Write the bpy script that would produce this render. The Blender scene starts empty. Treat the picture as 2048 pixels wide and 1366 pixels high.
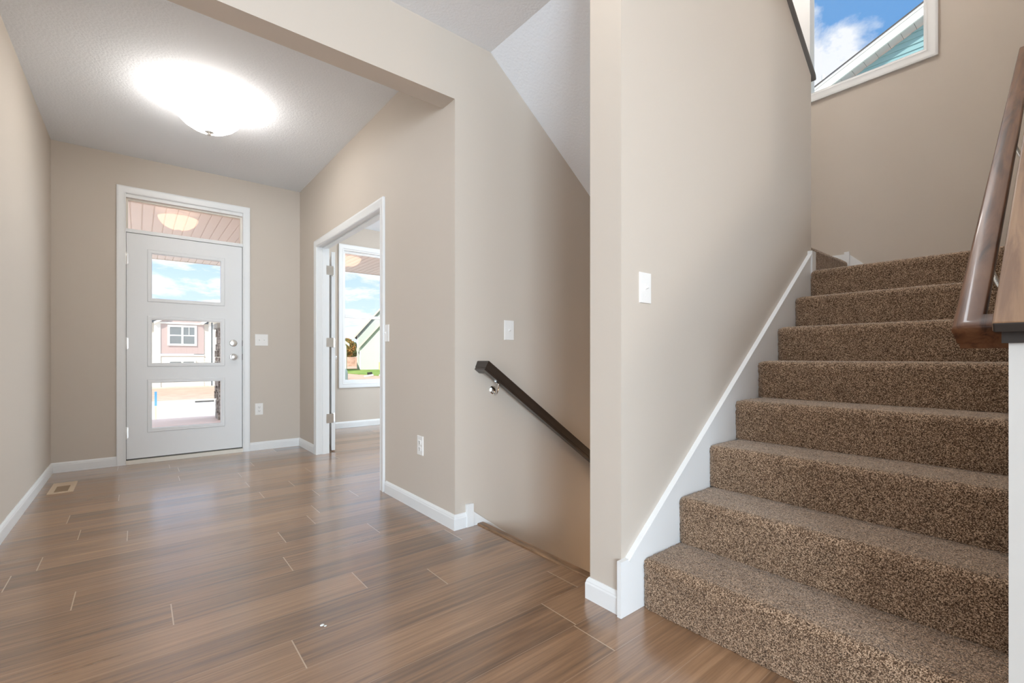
import bpy, bmesh, math, random
import numpy as np
from mathutils import Vector, Matrix
random.seed(7); rng = np.random.default_rng(7)
SC = bpy.context.scene
COL = SC.collection

# ------------------------------------------------------------------ camera
YAW = 39.0869
cd = bpy.data.cameras.new('camera'); cam = bpy.data.objects.new('camera', cd); COL.objects.link(cam)
cam.location = (0, 0, 0.952); cam.rotation_euler = (math.pi/2, 0, -math.radians(YAW))
cd.sensor_width = 36.0; cd.lens = 919.8/2048*36.0; cd.shift_y = 0.0154; cd.clip_start = 0.02; cd.clip_end = 500
SC.camera = cam

# ------------------------------------------------------------------ view, world, sun, area lights
SC.view_settings.view_transform = 'Standard'; SC.view_settings.look = 'None'
SC.view_settings.exposure = 0.0; SC.view_settings.gamma = 1.0; SC.view_settings.use_curve_mapping = False

def nn(nt, t, **kw):
    n = nt.nodes.new(t)
    for k, v in kw.items():
        if k in n.inputs.keys(): n.inputs[k].default_value = v
        else: setattr(n, k, v)
    return n

W = bpy.data.worlds.new('sky'); SC.world = W; W.use_nodes = True
nt = W.node_tree; nt.nodes.clear(); L = nt.links.new
tc = nn(nt, 'ShaderNodeTexCoord'); sx = nn(nt, 'ShaderNodeSeparateXYZ'); L(tc.outputs['Generated'], sx.inputs[0])
zc = nn(nt, 'ShaderNodeMath', operation='ADD'); L(sx.outputs[2], zc.inputs[0]); zc.inputs[1].default_value = 0.22
zm = nn(nt, 'ShaderNodeMath', operation='MAXIMUM'); L(zc.outputs[0], zm.inputs[0]); zm.inputs[1].default_value = 0.05
dv = nn(nt, 'ShaderNodeVectorMath', operation='DIVIDE'); L(tc.outputs['Generated'], dv.inputs[0])
cb = nn(nt, 'ShaderNodeCombineXYZ'); [L(zm.outputs[0], cb.inputs[i]) for i in range(3)]; L(cb.outputs[0], dv.inputs[1])
off = nn(nt, 'ShaderNodeVectorMath', operation='ADD'); L(dv.outputs[0], off.inputs[0]); off.inputs[1].default_value = (7.4, 0.6, 0)
nz = nn(nt, 'ShaderNodeTexNoise', Scale=3.6, Detail=10.0, Roughness=0.6, Distortion=0.2); L(off.outputs[0], nz.inputs['Vector'])
cr = nn(nt, 'ShaderNodeValToRGB'); cr.color_ramp.elements[0].position = 0.44; cr.color_ramp.elements[1].position = 0.56
# a cumulus bank low in the east and a clear patch beside it
den = nz.outputs['Fac']
for cdir, r0, r1, amt in (((0.846, 0.285, 0.45), 0.035, 0.125, 0.15), ((0.842, 0.155, 0.53), 0.03, 0.13, -0.17)):
    ds = nn(nt, 'ShaderNodeVectorMath', operation='DISTANCE'); L(tc.outputs['Generated'], ds.inputs[0]); ds.inputs[1].default_value = cdir
    mr = nn(nt, 'ShaderNodeMapRange'); L(ds.outputs['Value'], mr.inputs[0]); mr.inputs[1].default_value = r0; mr.inputs[2].default_value = r1; mr.inputs[3].default_value = amt; mr.inputs[4].default_value = 0.0
    ad = nn(nt, 'ShaderNodeMath', operation='ADD'); L(den, ad.inputs[0]); L(mr.outputs[0], ad.inputs[1]); den = ad.outputs[0]
L(den, cr.inputs[0])
gr = nn(nt, 'ShaderNodeValToRGB'); gr.color_ramp.elements[0].color = (0.62, 0.74, 0.95, 1); gr.color_ramp.elements[0].position = 0.0
gr.color_ramp.elements[1].color = (0.10, 0.25, 0.50, 1); gr.color_ramp.elements[1].position = 0.46
e = gr.color_ramp.elements.new(0.18); e.color = (0.40, 0.56, 0.82, 1)
L(sx.outputs[2], gr.inputs[0])
mx = nn(nt, 'ShaderNodeMixRGB'); L(cr.outputs[0], mx.inputs[0]); L(gr.outputs[0], mx.inputs[1]); 
cg = nn(nt, 'ShaderNodeValToRGB'); cg.color_ramp.elements[0].color = (0.74, 0.76, 0.80, 1); cg.color_ramp.elements[0].position = 0.1; cg.color_ramp.elements[1].color = (0.62, 0.64, 0.67, 1); cg.color_ramp.elements[1].position = 0.42
L(sx.outputs[2], cg.inputs[0]); L(cg.outputs[0], mx.inputs[2])
bg = nn(nt, 'ShaderNodeBackground'); bg.inputs['Strength'].default_value = 1.55; # unseen bright patch added to the sky to light the stairs
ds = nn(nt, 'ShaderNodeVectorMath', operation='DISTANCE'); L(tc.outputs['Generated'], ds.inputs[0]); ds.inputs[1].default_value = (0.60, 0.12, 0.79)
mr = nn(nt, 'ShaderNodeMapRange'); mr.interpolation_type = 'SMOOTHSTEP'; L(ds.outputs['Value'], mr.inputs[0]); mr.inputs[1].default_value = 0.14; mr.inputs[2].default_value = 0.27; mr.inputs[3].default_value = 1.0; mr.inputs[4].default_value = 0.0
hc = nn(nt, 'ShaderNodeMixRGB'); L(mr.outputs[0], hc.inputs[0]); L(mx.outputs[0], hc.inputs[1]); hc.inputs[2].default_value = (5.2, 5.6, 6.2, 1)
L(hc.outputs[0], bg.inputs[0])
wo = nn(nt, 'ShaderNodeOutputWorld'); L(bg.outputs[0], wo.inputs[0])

def lamp(name, kind, loc, energy, color=(1, 1, 1), rot=None, size=None, target=None, radius=None):
    d = bpy.data.lights.new(name, kind); d.energy = energy; d.color = color
    if size: d.shape = 'RECTANGLE'; d.size, d.size_y = size
    if radius is not None: d.shadow_soft_size = radius
    o = bpy.data.objects.new(name, d); COL.objects.link(o); o.location = loc
    if target is not None: o.rotation_euler = (Vector(target)-Vector(loc)).to_track_quat('-Z', 'Y').to_euler()
    elif rot: o.rotation_euler = rot
    return o

COOL = (0.74, 0.88, 1.0); WARM = (1.0, 0.74, 0.50); NEUT = (1.0, 0.96, 0.91)
s = lamp('sun', 'SUN', (0, 0, 20), 4.6, (1.0, 0.95, 0.88), target=(0.55, 0.62, 20-0.75)); s.data.angle = 0.01
# rear window daylight behind the camera, then two added unseen fills
lamp('rear_window_daylight', 'AREA', (-2.3, -4.12, 1.45), 290, COOL, target=(-1.6, 0, 1.40), size=(1.9, 1.7))
lamp('foyer_fill', 'AREA', (0.75, -4.12, 1.15), 55, COOL, target=(0.75, 0, 1.15), size=(1.7, 2.0))  # unseen fill added to brighten the foyer; no patio door stands here
lamp('great_room_side_fill', 'AREA', (-3.9, -0.6, 1.45), 28, COOL, target=(0, -0.6, 1.45), size=(2.6, 1.7))  # unseen fill added for the walls and stair risers
# added unseen fills: porch, great room, dining side, upper hall, office and basement
lamp('porch_fill', 'POINT', (-1.9, 7.2, 2.2), 24, (1.0, 0.88, 0.76), radius=0.1)  # unseen fill added to brighten the porch ceiling
lamp('great_room_warm_fill', 'POINT', (-2.2, -0.4, 1.5), 24, WARM, radius=0.2)  # unseen fill added for the ceilings and upper risers
lamp('dining_warm_fill', 'POINT', (1.9, -1.9, 1.8), 28, WARM, radius=0.2)  # unseen warm fill for the risers; no pendant is known
lamp('upper_hall_fill', 'POINT', (2.9, 1.5, 5.0), 78, NEUT, radius=0.2)  # unseen fill added for the stair back wall
l = lamp('tread_fill', 'AREA', (2.5, 0.96, 5.30), 4, (0.86, 0.93, 1.0), target=(2.5, 0.90, 0.5), size=(0.5, 0.3)); l.data.spread = math.radians(50)  # added beam onto the treads; the upper ceiling has no skylight
lamp('recessed_hall_light', 'AREA', (0.95, 1.0, 2.72), 3, (1.0, 0.93, 0.84), target=(0.95, 1.0, 0), size=(0.12, 0.12))
lamp('office_fill', 'AREA', (4.3, 4.4, 1.5), 80, COOL, target=(0, 4.4, 1.3), size=(1.4, 1.5))  # unseen fill added for the office; its side wall has no window
lamp('basement_fill', 'POINT', (3.9, 1.6, -0.7), 26, WARM, radius=0.12)  # unseen fill added for the basement wall and sloped ceiling

# ------------------------------------------------------------------ materials
MATS = {}
def mat(name, color, rough=0.6, metal=0.0, spec=0.5, emit=None, estr=0.0, coat=0.0):
    m = bpy.data.materials.new(name); m.use_nodes = True
    b = m.node_tree.nodes['Principled BSDF']
    b.inputs['Base Color'].default_value = (*color, 1); b.inputs['Roughness'].default_value = rough
    b.inputs['Metallic'].default_value = metal; b.inputs['Specular IOR Level'].default_value = spec
    b.inputs['Coat Weight'].default_value = coat; b.inputs['Coat Roughness'].default_value = 0.12
    if emit: b.inputs['Emission Color'].default_value = (*emit, 1); b.inputs['Emission Strength'].default_value = estr
    MATS[name] = m
    return m
def bump_noise(m, scale, strength, dist=0.002, detail=4.0, tex='ShaderNodeTexNoise', coord='Object', vscale=None):
    nt = m.node_tree; b = nt.nodes['Principled BSDF']
    t = nn(nt, 'ShaderNodeTexCoord'); n = nn(nt, tex); n.inputs['Scale'].default_value = scale
    if 'Detail' in n.inputs.keys(): n.inputs['Detail'].default_value = detail
    src = t.outputs[coord]
    if vscale:
        mp = nn(nt, 'ShaderNodeMapping'); mp.inputs['Scale'].default_value = vscale; nt.links.new(src, mp.inputs[0]); src = mp.outputs[0]
    nt.links.new(src, n.inputs['Vector'])
    bp = nn(nt, 'ShaderNodeBump'); bp.inputs['Strength'].default_value = strength; bp.inputs['Distance'].default_value = dist
    nt.links.new(n.outputs[0], bp.inputs['Height']); nt.links.new(bp.outputs[0], b.inputs['Normal'])
    return n
def color_noise(m, stops, scale, detail=5.0, vscale=None, rough=0.55, dist=0.0, coord='Object', tilt=0.0):
    nt = m.node_tree; b = nt.nodes['Principled BSDF']
    t = nn(nt, 'ShaderNodeTexCoord'); mp = nn(nt, 'ShaderNodeMapping'); mp.inputs['Scale'].default_value = vscale or (1, 1, 1)
    m0 = nn(nt, 'ShaderNodeMapping'); m0.inputs['Rotation'].default_value = (0, tilt, 0)
    nt.links.new(t.outputs[coord], m0.inputs[0]); nt.links.new(m0.outputs[0], mp.inputs[0])
    n = nn(nt, 'ShaderNodeTexNoise', Scale=scale, Detail=detail, Roughness=rough, Distortion=dist); nt.links.new(mp.outputs[0], n.inputs['Vector'])
    r = nn(nt, 'ShaderNodeValToRGB'); el = r.color_ramp.elements
    el[0].position, el[0].color = stops[0][0], (*stops[0][1], 1); el[1].position, el[1].color = stops[-1][0], (*stops[-1][1], 1)
    for p, c in stops[1:-1]: q = el.new(p); q.color = (*c, 1)
    nt.links.new(n.outputs['Fac'], r.inputs[0]); nt.links.new(r.outputs[0], b.inputs['Base Color'])
    return n

PAINT = mat('beige_wall_paint', (0.60, 0.535, 0.465), 0.62, spec=0.3); bump_noise(PAINT, 260, 0.06, 0.001)
CEIL = mat('textured_white_ceiling', (0.84, 0.875, 0.92), 0.8, spec=0.2); bump_noise(CEIL, 75, 0.55, 0.004, 3.0)
TRIM = mat('white_trim_paint', (0.82, 0.83, 0.83), 0.32)
DOORW = mat('white_door_paint', (0.80, 0.81, 0.815), 0.35)
PLASTIC = mat('white_plastic', (0.86, 0.845, 0.82), 0.3)
SLOT = mat('dark_slot', (0.06, 0.055, 0.05), 0.6)
NICKEL = mat('satin_nickel', (0.72, 0.70, 0.67), 0.28, metal=1.0)
GAP = mat('weatherstrip', (0.10, 0.095, 0.085), 0.7)
SILL = mat('threshold_cream', (0.78, 0.74, 0.66), 0.5)
def frosted(name):
    m = bpy.data.materials.new(name); m.use_nodes = True; nt = m.node_tree; nt.nodes.clear()
    o = nn(nt, 'ShaderNodeOutputMaterial'); t = nn(nt, 'ShaderNodeBsdfTransparent'); em = nn(nt, 'ShaderNodeEmission'); em.inputs[0].default_value = (1.0, 0.95, 0.88, 1); em.inputs[1].default_value = 20.0
    mx = nn(nt, 'ShaderNodeMixShader'); mx.inputs[0].default_value = 0.94; nt.links.new(t.outputs[0], mx.inputs[1]); nt.links.new(em.outputs[0], mx.inputs[2]); nt.links.new(mx.outputs[0], o.inputs[0]); return m
BOWL = frosted('frosted_glass_bowl')
PORCHW = mat('porch_ceiling_vinyl', (0.86, 0.79, 0.73), 0.5)
VENT = mat('tan_vent_metal', (0.56, 0.42, 0.29), 0.45)
VENTD = mat('tan_vent_louvre', (0.34, 0.24, 0.155), 0.5)

RAIL_SHADED = mat('shaded_rail_wood', (0.030, 0.020, 0.015), 0.30, coat=0.3)  # same stain as the stair rail, darkened to carry the basement shade
RAIL_LIT = mat('lit_rail_wood', (0.15, 0.07, 0.035), 0.40, spec=0.35, coat=0.12)  # same stain as the basement rail, lightened to carry the window gloss
RAIL_LIT.node_tree.nodes['Principled BSDF'].inputs['Coat Roughness'].default_value = 0.07
color_noise(RAIL_LIT, [(0.34, (0.042, 0.0145, 0.0055)), (0.5, (0.12, 0.047, 0.019)), (0.68, (0.18, 0.082, 0.037))], 4.0, 7.0, (0.55, 7.0, 7.0), 0.6, 1.1, 'Object', math.atan(.755))
CAPW = mat('oak_cap_wood', (0.2, 0.12, 0.07), 0.45, coat=0.05)
color_noise(CAPW, [(0.36, (0.13, 0.058, 0.022)), (0.5, (0.20, 0.104, 0.047)), (0.66, (0.25, 0.142, 0.070))], 3.0, 7.0, (0.6, 7.0, 7.0), 0.6, 1.5, 'Object', math.atan(.755))
ENDW = mat('pale_end_paint', (0.55, 0.53, 0.50), 0.4)
DARKT = mat('dark_moulding_shaded_end', (0.035, 0.028, 0.024), 0.6, spec=0.25)  # apron stain; on the cap end it stands in for shade
GREYW = mat('grey_brown_cap_wood', (0.14, 0.13, 0.12), 0.3, coat=0.4)

def glass(name, tint=(1, 1, 1), ior=1.32, refl=(1, 1, 1)):
    m = bpy.data.materials.new(name); m.use_nodes = True; nt = m.node_tree; nt.nodes.clear()
    o = nn(nt, 'ShaderNodeOutputMaterial'); t = nn(nt, 'ShaderNodeBsdfTransparent'); t.inputs[0].default_value = (*tint, 1)
    g = nn(nt, 'ShaderNodeBsdfGlossy'); g.inputs['Roughness'].default_value = 0.0; g.inputs['Color'].default_value = (*refl, 1)
    f = nn(nt, 'ShaderNodeFresnel'); f.inputs[0].default_value = ior
    mx = nn(nt, 'ShaderNodeMixShader'); nt.links.new(f.outputs[0], mx.inputs[0]); nt.links.new(t.outputs[0], mx.inputs[1]); nt.links.new(g.outputs[0], mx.inputs[2])
    nt.links.new(mx.outputs[0], o.inputs[0]); return m
GLASS = glass('window_glass'); COATED = glass('coated_transom_glass', ior=1.30, refl=(1.0, 0.62, 0.42))

def plank_material():
    m = mat('plank_floor', (0.3, 0.18, 0.1), 0.33, spec=0.5, coat=0.95); m.node_tree.nodes['Principled BSDF'].inputs['Coat Roughness'].default_value = 0.20; m.node_tree.nodes['Principled BSDF'].inputs['Coat IOR'].default_value = 2.0; nt = m.node_tree; L = nt.links.new; b = nt.nodes['Principled BSDF']
    uv = nn(nt, 'ShaderNodeUVMap'); uv.uv_map = 'grain'; ue = nn(nt, 'ShaderNodeUVMap'); ue.uv_map = 'edge'
    at = nn(nt, 'ShaderNodeAttribute'); at.attribute_name = 'shade'; al = nn(nt, 'ShaderNodeAttribute'); al.attribute_name = 'plen'
    def noise(sc, scale, det, rough, dist):
        mp = nn(nt, 'ShaderNodeMapping'); mp.inputs['Scale'].default_value = sc; L(uv.outputs[0], mp.inputs[0])
        n = nn(nt, 'ShaderNodeTexNoise', Scale=scale, Detail=det, Roughness=rough, Distortion=dist); L(mp.outputs[0], n.inputs['Vector']); return n
    n1 = noise((0.6, 12, 1), 1.0, 6, 0.6, 0.8); n2 = noise((2.5, 75, 1), 1.0, 4, 0.65, 0.2); n3 = noise((2.2, 7, 1), 1.0, 2, 0.5, 0.3)
    def M(op, a, bb):
        k = nn(nt, 'ShaderNodeMath', operation=op)
        for i, v in enumerate((a, bb)):
            if isinstance(v, (int, float)): k.inputs[i].default_value = v
            else: L(v, k.inputs[i])
        return k.outputs[0]
    f = M('ADD', M('MULTIPLY', n1.outputs['Fac'], 0.55), M('MULTIPLY', n2.outputs['Fac'], 0.45))
    f = M('ADD', f, M('MULTIPLY', at.outputs['Fac'], 0.17))
    r = nn(nt, 'ShaderNodeValToRGB'); el = r.color_ramp.elements
    el[0].position, el[0].color = 0.33, (0.108, 0.057, 0.030, 1); el[1].position, el[1].color = 0.74, (0.45, 0.268, 0.148, 1)
    q = el.new(0.47); q.color = (0.222, 0.117, 0.058, 1); q = el.new(0.58); q.color = (0.312, 0.173, 0.090, 1)
    L(f, r.inputs[0])
    # knots and dark flecks
    kn = nn(nt, 'ShaderNodeValToRGB'); kn.color_ramp.elements[0].position = 0.66; kn.color_ramp.elements[1].position = 0.76; L(n3.outputs['Fac'], kn.inputs[0])
    mk = nn(nt, 'ShaderNodeMixRGB'); mk.blend_type = 'MULTIPLY'; L(M('MULTIPLY', kn.outputs[0], 0.55), mk.inputs[0]); L(r.outputs[0], mk.inputs[1]); mk.inputs[2].default_value = (0.35, 0.27, 0.22, 1)
    se = nn(nt, 'ShaderNodeSeparateXYZ'); L(ue.outputs[0], se.inputs[0])
    e1 = M('LESS_THAN', se.outputs[0], 0.0022); e2 = M('LESS_THAN', M('SUBTRACT', al.outputs['Fac'], se.outputs[0]), 0.0016)
    v1 = M('LESS_THAN', se.outputs[1], 0.0012); v2 = M('GREATER_THAN', se.outputs[1], 0.1788)
    end = M('MAXIMUM', e1, e2); side = M('MAXIMUM', v1, v2)
    m1 = nn(nt, 'ShaderNodeMixRGB'); L(M('MULTIPLY', side, 0.65), m1.inputs[0]); L(mk.outputs[0], m1.inputs[1]); m1.inputs[2].default_value = (0.40, 0.27, 0.18, 1)
    m2 = nn(nt, 'ShaderNodeMixRGB'); L(M('MULTIPLY', end, 0.85), m2.inputs[0]); L(m1.outputs[0], m2.inputs[1]); m2.inputs[2].default_value = (0.56, 0.42, 0.30, 1)
    L(m2.outputs[0], b.inputs['Base Color'])
    rr = nn(nt, 'ShaderNodeMapRange'); L(n1.outputs['Fac'], rr.inputs[0]); rr.inputs[1].default_value = 0.3; rr.inputs[2].default_value = 0.7; rr.inputs[3].default_value = 0.26; rr.inputs[4].default_value = 0.44
    L(rr.outputs[0], b.inputs['Roughness'])
    bp = nn(nt, 'ShaderNodeBump'); bp.inputs['Strength'].default_value = 0.6; bp.inputs['Distance'].default_value = 0.0014
    L(M('SUBTRACT', M('ADD', n1.outputs['Fac'], M('MULTIPLY', n2.outputs['Fac'], 0.8)), M('MULTIPLY', M('MAXIMUM', end, side), 0.8)), bp.inputs['Height']); L(bp.outputs[0], b.inputs['Normal'])
    return m
PLANK = plank_material()

def carpet_material():
    m = mat('flecked_carpet', (0.3, 0.26, 0.22), 0.95, spec=0.1); nt = m.node_tree; L = nt.links.new; b = nt.nodes['Principled BSDF']
    t = nn(nt, 'ShaderNodeTexCoord')
    v = nn(nt, 'ShaderNodeTexVoronoi'); v.inputs['Scale'].default_value = 400; L(t.outputs['Object'], v.inputs['Vector'])
    sp = nn(nt, 'ShaderNodeSeparateColor'); L(v.outputs['Color'], sp.inputs[0])
    r = nn(nt, 'ShaderNodeValToRGB'); el = r.color_ramp.elements; r.color_ramp.interpolation = 'LINEAR'
    el[0].position, el[0].color = 0.05, (0.045, 0.026, 0.015, 1); el[1].position, el[1].color = 0.95, (0.56, 0.40, 0.275, 1)
    q = el.new(0.35); q.color = (0.132, 0.080, 0.048, 1); q = el.new(0.65); q.color = (0.29, 0.190, 0.122, 1)
    L(sp.outputs[0], r.inputs[0])
    n = nn(nt, 'ShaderNodeTexNoise', Scale=14.0, Detail=3.0); L(t.outputs['Object'], n.inputs['Vector'])
    mr = nn(nt, 'ShaderNodeMapRange'); L(n.outputs['Fac'], mr.inputs[0]); mr.inputs[3].default_value = 0.78; mr.inputs[4].default_value = 1.18
    mu = nn(nt, 'ShaderNodeMixRGB'); mu.blend_type = 'MULTIPLY'; mu.inputs[0].default_value = 1.0; L(r.outputs[0], mu.inputs[1]); L(mr.outputs[0], mu.inputs[2])
    L(mu.outputs[0], b.inputs['Base Color'])
    b.inputs['Sheen Weight'].default_value = 0.55; b.inputs['Sheen Tint'].default_value = (1.0, 0.90, 0.80, 1); b.inputs['Sheen Roughness'].default_value = 0.38
    bp = nn(nt, 'ShaderNodeBump'); bp.inputs['Strength'].default_value = 0.8; bp.inputs['Distance'].default_value = 0.004
    n2 = nn(nt, 'ShaderNodeTexNoise', Scale=260.0, Detail=2.0); L(t.outputs['Object'], n2.inputs['Vector'])
    L(n2.outputs['Fac'], bp.inputs['Height']); L(bp.outputs[0], b.inputs['Normal'])
    return m
CARPET = carpet_material()

def siding(name, color, lap=0.115, axis=2):
    m = mat(name, color, 0.6, spec=0.3); nt = m.node_tree; L = nt.links.new; b = nt.nodes['Principled BSDF']
    t = nn(nt, 'ShaderNodeTexCoord'); sx = nn(nt, 'ShaderNodeSeparateXYZ'); L(t.outputs['Object'], sx.inputs[0])
    k = nn(nt, 'ShaderNodeMath', operation='DIVIDE'); L(sx.outputs[axis], k.inputs[0]); k.inputs[1].default_value = lap
    f = nn(nt, 'ShaderNodeMath', operation='FRACT'); L(k.outputs[0], f.inputs[0])
    bp = nn(nt, 'ShaderNodeBump'); bp.inputs['Strength'].default_value = 1.0; bp.inputs['Distance'].default_value = 0.02
    iv = nn(nt, 'ShaderNodeMath', operation='SUBTRACT'); iv.inputs[0].default_value = 1.0; L(f.outputs[0], iv.inputs[1])
    L(iv.outputs[0], bp.inputs['Height']); L(bp.outputs[0], b.inputs['Normal']); return m
S_GREEN = siding('pale_green_siding', (0.62, 0.70, 0.62)); S_CREAM = siding('cream_siding', (0.74, 0.70, 0.60))
S_BROWN = siding('mauve_brown_siding', (0.50, 0.385, 0.35), 0.25, 0); S_TEAL = mat('teal_siding', (0.27, 0.47, 0.48), 0.55)
S_HOUSE = siding('house_siding', (0.6, 0.6, 0.58))
FASCIA = mat('white_fascia', (0.80, 0.84, 0.79), 0.5); SOFFIT = mat('grey_soffit', (0.60, 0.59, 0.56), 0.6)
SHINGLE = mat('dark_shingles', (0.10, 0.095, 0.09), 0.9); bump_noise(SHINGLE, 30, 0.5, 0.01)
DARKGLASS = mat('dark_window_glass', (0.16, 0.18, 0.18), 0.05, spec=0.9)
ROOFP = mat('light_roof_edge', (0.72, 0.68, 0.58), 0.7)
DIRT = mat('dirt', (0.55, 0.38, 0.28), 0.95); color_noise(DIRT, [(0.3, (0.42, 0.27, 0.19)), (0.5, (0.60, 0.42, 0.31)), (0.7, (0.74, 0.58, 0.44))], 1.6, 9.0, (1, 3, 1), 0.65)
ROAD = mat('pale_concrete_road', (0.70, 0.68, 0.65), 0.9); GRASS = mat('lawn', (0.20, 0.33, 0.06), 0.95)
color_noise(GRASS, [(0.35, (0.13, 0.24, 0.03)), (0.5, (0.22, 0.36, 0.06)), (0.7, (0.40, 0.40, 0.13))], 0.8, 8.0)
DECK = mat('porch_deck', (0.8, 0.65, 0.6), 0.6); color_noise(DECK, [(0.35, (0.78, 0.60, 0.54)), (0.65, (0.90, 0.76, 0.70))], 3.0, 5.0, (0.4, 12, 1))
STONE = mat('rough_stone', (0.3, 0.28, 0.26), 0.9); color_noise(STONE, [(0.35, (0.09, 0.08, 0.07)), (0.5, (0.30, 0.27, 0.24)), (0.66, (0.60, 0.57, 0.52))], 22.0, 4.0)
STONECAP = mat('grey_stone_cap', (0.42, 0.43, 0.40), 0.8)
BLUE = mat('blue_paint', (0.10, 0.36, 0.80), 0.6); RAWW = mat('raw_stake_wood', (0.75, 0.56, 0.40), 0.8)
BARK = mat('bark', (0.12, 0.08, 0.05), 0.9); LEAF1 = mat('autumn_leaves', (0.30, 0.20, 0.05), 0.8); LEAF2 = mat('green_leaves', (0.09, 0.14, 0.05), 0.8)
color_noise(LEAF1, [(0.35, (0.10, 0.13, 0.03)), (0.65, (0.45, 0.24, 0.06))], 1.2); color_noise(LEAF2, [(0.35, (0.05, 0.09, 0.03)), (0.65, (0.18, 0.21, 0.07))], 1.2)
BLACKF = mat('black_fabric', (0.03, 0.035, 0.03), 0.8); SCRAP = mat('pale_scrap', (0.75, 0.75, 0.72), 0.7); PEDG = mat('grey_green_plastic', (0.25, 0.33, 0.30), 0.5)

# ------------------------------------------------------------------ mesh helpers
def link(name, bm, m, parent=None, smooth=None, bevel=0.0):
    if bevel: bmesh.ops.bevel(bm, geom=[e for e in bm.edges], offset=bevel, segments=2, affect='EDGES', profile=0.5)
    bmesh.ops.recalc_face_normals(bm, faces=bm.faces)
    me = bpy.data.meshes.new(name); bm.to_mesh(me); bm.free()
    me.materials.append(m)
    if smooth is not None:
        for p in me.polygons: p.use_smooth = True
        try: me.set_sharp_from_angle(angle=math.radians(smooth))
        except Exception: pass
    o = bpy.data.objects.new(name, me); COL.objects.link(o)
    if parent is not None: o.parent = parent; o.matrix_parent_inverse = Matrix.Translation(-Vector(parent.location))
    return o
def boxm(bm, x0, x1, y0, y1, z0, z1):
    r = bmesh.ops.create_cube(bm, size=1.0); M = Matrix.Translation(((x0+x1)/2, (y0+y1)/2, (z0+z1)/2)) @ Matrix.Diagonal((abs(x1-x0), abs(y1-y0), abs(z1-z0), 1))
    bmesh.ops.transform(bm, matrix=M, verts=r['verts']); return r['verts']
def boxes(name, lst, m, parent=None, bevel=0.0):
    bm = bmesh.new()
    for b in lst: boxm(bm, *b)
    return link(name, bm, m, parent, bevel=bevel)
def prism(bm, poly, axis, a, b):
    """polygon in the two other axes, extruded along axis from a to b"""
    def P(p, t): return {0: (t, p[0], p[1]), 1: (p[0], t, p[1]), 2: (p[0], p[1], t)}[axis]
    A = [bm.verts.new(P(p, a)) for p in poly]; B = [bm.verts.new(P(p, b)) for p in poly]
    n = len(poly); bm.faces.new(A); bm.faces.new(B[::-1])
    for i in range(n): bm.faces.new((A[i], A[(i+1) % n], B[(i+1) % n], B[i]))
def prisms(name, lst, m, parent=None, bevel=0.0):
    bm = bmesh.new()
    for p in lst: prism(bm, *p)
    return link(name, bm, m, parent, bevel=bevel)
def sweep(bm, path, prof, up=(0, 0, 1), closed=False):
    P = [Vector(p) for p in path]; up = Vector(up); n = len(P); rings = []
    nseg = n if closed else n-1
    T = [(P[(i+1) % n]-P[i]).normalized() for i in range(nseg)]
    for i in range(n):
        if closed: ta, tb = T[i-1], T[i]
        else: ta, tb = T[max(i-1, 0)], T[min(i, nseg-1)]
        side_a = ta.cross(up).normalized(); up_a = side_a.cross(ta).normalized()
        bis = (ta+tb).normalized()
        ring = []
        for u, v in prof:
            q = P[i]+side_a*u+up_a*v
            d = (P[i]-q).dot(bis)/max(ta.dot(bis), 1e-6)   # slide along ta to the mitre plane
            ring.append(bm.verts.new(q+ta*d))
        rings.append(ring)
    k = len(prof)
    for i in range(nseg):
        a, b = rings[i], rings[(i+1) % n]
        for j in range(k): bm.faces.new((a[j], a[(j+1) % k], b[(j+1) % k], b[j]))
    if not closed: bm.faces.new(rings[0][::-1]); bm.faces.new(rings[-1])
def swept(name, path, prof, m, up=(0, 0, 1), closed=False, parent=None, smooth=None):
    bm = bmesh.new(); sweep(bm, path, prof, up, closed); return link(name, bm, m, parent, smooth)
def lathe(bm, prof, seg=40, M=None):
    rings = []; vs = []
    for r, z in prof:
        if r < 1e-6: v = bm.verts.new((0, 0, z)); rings.append([v]*seg); vs.append(v)
        else:
            ring = [bm.verts.new((r*math.cos(2*math.pi*i/seg), r*math.sin(2*math.pi*i/seg), z)) for i in range(seg)]; rings.append(ring); vs += ring
    for a, b in zip(rings, rings[1:]):
        for i in range(seg):
            f = []
            for v in (a[i], a[(i+1) % seg], b[(i+1) % seg], b[i]):
                if v not in f: f.append(v)
            if len(f) >= 3: bm.faces.new(f)
    if M is not None: bmesh.ops.transform(bm, matrix=M, verts=vs)
def lathed(name, prof, m, loc=(0, 0, 0), rot=None, seg=40, parent=None):
    bm = bmesh.new(); M = Matrix.Translation(loc)
    if rot is not None: M = M @ rot
    lathe(bm, prof, seg, M); return link(name, bm, m, parent, smooth=35)
def tube(bm, pts, r, seg=10):
    P = [Vector(p) for p in pts]; n = len(P); rings = []; ref = Vector((0.13, 0.27, 0.95))
    for i in range(n):
        t = (P[min(i+1, n-1)]-P[max(i-1, 0)]).normalized(); a = t.cross(ref).normalized(); b = t.cross(a)
        rr = r[i] if isinstance(r, (list, tuple)) else r
        rings.append([bm.verts.new(P[i]+a*rr*math.cos(2*math.pi*k/seg)+b*rr*math.sin(2*math.pi*k/seg)) for k in range(seg)])
    for a, b in zip(rings, rings[1:]):
        for k in range(seg): bm.faces.new((a[k], a[(k+1) % seg], b[(k+1) % seg], b[k]))
    bm.faces.new(rings[0][::-1]); bm.faces.new(rings[-1])
def struct(o, label=None):
    o['kind'] = 'structure'
    if label: o['label'] = label
    return o
def thing(name, label, cat, loc=(0, 0, 0), group=None, kind=None):
    o = bpy.data.objects.new(name, None); COL.objects.link(o); o.location = loc; o.empty_display_size = 0.1
    o['label'] = label; o['category'] = cat
    if group: o['group'] = group
    if kind: o['kind'] = kind
    return o
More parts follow.
